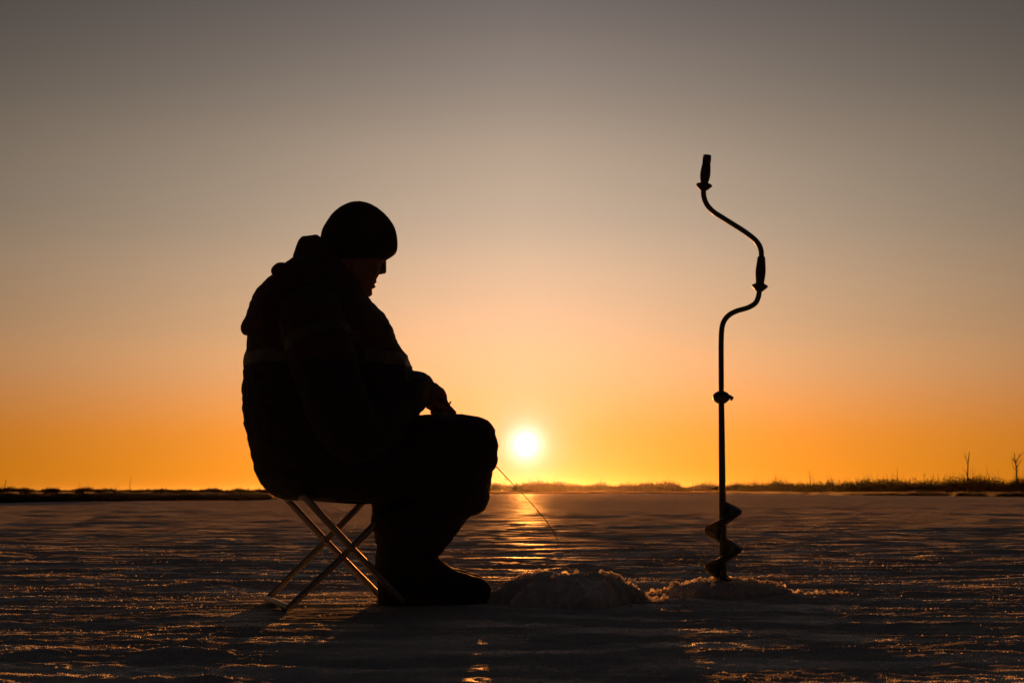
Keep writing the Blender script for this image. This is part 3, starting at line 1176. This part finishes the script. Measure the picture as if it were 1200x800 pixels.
    me.polygons.foreach_get('loop_total', tot)
    st = np.empty(len(me.polygons), np.int32)
    me.polygons.foreach_get('loop_start', st)
    sh_, el_ = np.array(B(366, 375, -.175)), np.array(B(396, 478, -.285))
    sh2, el2 = np.array(B(366, 375, .175)), np.array(B(396, 478, .285))

    def along(p, a, b):
        d = b - a
        t = ((p - a) @ d) / (d @ d)
        return t, np.linalg.norm(p - a - t[:, None] * d, axis=1)
    armd = .118
    t1, d1 = along(cen, sh_, el_)
    t2, d2 = along(cen, sh2, el2)
    arm = ((d1 < armd) & (t1 > .05)) | ((d2 < armd) & (t2 > .05))
    z0, z1 = P(350, 431, -.08).z, P(350, 416, -.08).z
    sel_t = (~arm) & (cen[:, 2] > z0) & (cen[:, 2] < z1)
    for nm, sel in (('chest_stripe', sel_t), ('sleeve_stripe', (d1 < armd) & (t1 > .22) & (t1 < .34)), ('sleeve_stripe', (d2 < armd) & (t2 > .22) & (t2 < .34))):
        ids = np.nonzero(sel & (tot == 4))[0]
        f = np.stack([polys[st[ids] + k] for k in range(4)], -1)
        used, inv = np.unique(f, return_inverse=True)
        f = inv.reshape(-1, 4)
        lab = np.arange(len(used))                     # connected patches
        for _ in range(400):
            mn = lab[f].min(1)
            new = lab.copy()
            np.minimum.at(new, f.ravel(), np.repeat(mn, 4))
            if (new == lab).all():
                break
            lab = new
        fl = lab[f[:, 0]]
        vv = v[used] + nr[used] * .0022
        for g_ in np.unique(fl):
            fs = f[fl == g_]
            if len(fs) < 150:
                continue
            u2, i2 = np.unique(fs, return_inverse=True)
            m2 = bpy.data.meshes.new(nm)
            m2.from_pydata(vv[u2].tolist(), [], i2.reshape(-1, 4).tolist())
            link_mesh(nm, m2, STRIPE, root)

    # ---- hood lying on the back, and the stand-up collar
    bm = bmesh.new()
    loft(bm, [(350, 302, 385, 320, .085), (340, 305.5, 380, 330, .130), (330, 314, 372, 345, .155), (317, 325, 358, 362, .165), (307, 335, 345, 375, .165), (299, 348, 332, 385, .158), (293.5, 365, 320, 388, .148),
              (289, 375.5, 308, 390, .132), (289, 382.5, 303, 388.5, .118), (291, 387, 298, 387.5, .10)], 4, 32, 2.4)
    ball(bm, 330, 318, -.08, 12, 9, .05)
    ball(bm, 331, 317, .07, 11, 9, .05)
    me = remeshed(bm, 0.0045, 3)
    wrinkle(me, .0040, 13, 21)
    wrinkle(me, .0015, 40, 22)
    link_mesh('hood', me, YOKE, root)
    bm = bmesh.new()
    n = 64
    rings = []
    for k in range(n):
        an = 2 * math.pi * k / n
        cb = .5 - .5 * math.cos(an)                 # 0 at the back, 1 at the throat
        ca, sa = -math.cos(an), math.sin(an)
        # pixel positions of the upper and lower edge; flat behind the head, falling to the throat
        k1 = min(max((cb - .15) / .85, 0), 1)
        top = (390 + ca * 39.5, 279.5 + 73.5 * (k1 ** 1.0))
        bot = (388 + ca * (44 if ca < 0 else 46), 318 + 48 * cb)
        wt, wb = .098, .125
        pt, pb = B(*top) + LAT * (wt * sa), B(*bot) + LAT * (wb * sa)
        ctr_t, ctr_b = B(390, top[1]), B(388, bot[1])
        inn_t, inn_b = pt.lerp(ctr_t, .22), pb.lerp(ctr_b, .20)
        up = (pt - pb).normalized()
        rings.append([pb, pb.lerp(pt, .5) + (pt - ctr_t).normalized() * .006, pt - up * .004, pt.lerp(inn_t, .3) + up * .004, pt.lerp(inn_t, .7) + up * .004, inn_t - up * .004, inn_b.lerp(inn_t, .5), inn_b])
    vs = [[bm.verts.new(p) for p in r] for r in rings]
    for i in range(n):
        a, b = vs[i], vs[(i + 1) % n]
        for j in range(8):
            bm.faces.new((a[j], a[(j + 1) % 8], b[(j + 1) % 8], b[j]))
    me = remeshed(bm, 0.004, 2)
    wrinkle(me, .0022, 18, 25)
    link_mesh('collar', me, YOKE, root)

    # ---- knitted hat
    bm = bmesh.new()
    hat = [(381, 307, 449, 306.5, .082), (378.5, 302, 456.5, 302.5, .087), (376.6, 290, 463, 296, .091), (376.3, 279, 464.2, 283, .092), (379, 268, 461.8, 271.5, .090), (383.6, 259, 456.5, 261.5, .084), (390, 250, 449, 252.3, .074),
           (398.5, 243, 439, 244.3, .056), (407, 238.6, 429, 239.2, .033), (414, 236.6, 419.5, 236.8, .010)]
    loft(bm, hat, 4, 48, 2.1)
    me = remeshed(bm, 0.0035, 2)
    v, nr = verts_np(me), normals_np(me)
    c = np.array(B(418, 280))
    ang = np.arctan2((v - c) @ np.array(LAT), (v - c) @ np.array(FWD))
    set_verts(me, v + nr * (.0009 * np.sin(ang * 60))[:, None])
    wrinkle(me, .0012, 12, 31)
    ho = link_mesh('knitted_hat', me, KNIT, root)
    tag(root, 'person in hooded jacket and knitted hat, sitting hunched, holding a short fishing rod', 'person')
    return root


build_person()

# ------------------------------------------------------------------ short ice-fishing rod between the knees
def build_rod():
    a, b = B(505, 459, .03), P(655, 634.5, 0.12)
    h0, tip = P(515, 468, YC(515, .018)), b
    root = empty('fishing_rod', h0)
    g = bmesh.new()
    tube(g, [h0, P(524, 477.5, YC(524, .02)), P(536, 492, YC(536, .022))], [.010, .011, .008], 12, 3)
    from_bm('handle', g, CORK, root)
    s0 = P(536, 492, YC(536, .022))
    pts = [s0, P(580, 544.5, .085), P(613.5, 579.5, .10), P(640.5, 610.5, .115), tip]
    g = bmesh.new()
    tube(g, pts, [.0024, .0017, .0013, .0011, .0009], 8, 5)
    from_bm('blank', g, CARBON, root)
    for k in (.35, .65, 1.0):
        i = k * (len(pts) - 1)
        p = pts[int(i)].lerp(pts[min(int(i) + 1, len(pts) - 1)], i - int(i))
        g = bmesh.new()
        m = bmesh.ops.create_circle(g, segments=12, radius=.0045)
        ring = [p + Vector((.0 + .0045 * math.cos(t), 0, -.006 + .0045 * math.sin(t))) for t in [q * math.pi / 6 for q in range(13)]]
        g.clear()
        tube(g, ring, [.0010] * 13, 6, 0, False)
        from_bm('line_guide', g, STEEL, root)
    g = bmesh.new()
    r0 = P(526, 474.5, YC(526, -.004))
    tube(g, [r0, P(528, 471, YC(528, -.004))], [.0025, .003], 8, 0)
    from_bm('reel_knob', g, GRIP, root)
    tag(root, 'short thin ice fishing rod pointing down from the hands to the snow heap', 'fishing rod')


build_rod()

# ------------------------------------------------------------------ evening haze over the lake
def build_haze():
    bm = bmesh.new()
    bmesh.ops.create_cube(bm, size=1, matrix=Matrix.Translation((0, 1700, 3.1)) @ Matrix.Diagonal((10200, 4800, 9.0, 1)))
    m = bpy.data.materials.new('evening_haze')
    m.use_nodes = True
    t = m.node_tree
    t.nodes.remove(t.nodes['Principled BSDF'])
    pv = node(t, 'ShaderNodeVolumePrincipled')
    pv.inputs['Color'].default_value = (0.95, 0.89, 0.80, 1)
    pv.inputs['Density'].default_value = HAZE
    pv.inputs['Anisotropy'].default_value = 0.9
    t.links.new(pv.outputs[0], t.nodes['Material Output'].inputs['Volume'])
    o = from_bm('haze', bm, m, None, False)
    tag(o, 'thin evening haze over the frozen lake', kind='stuff')


HAZE = 0.0000188
build_haze()
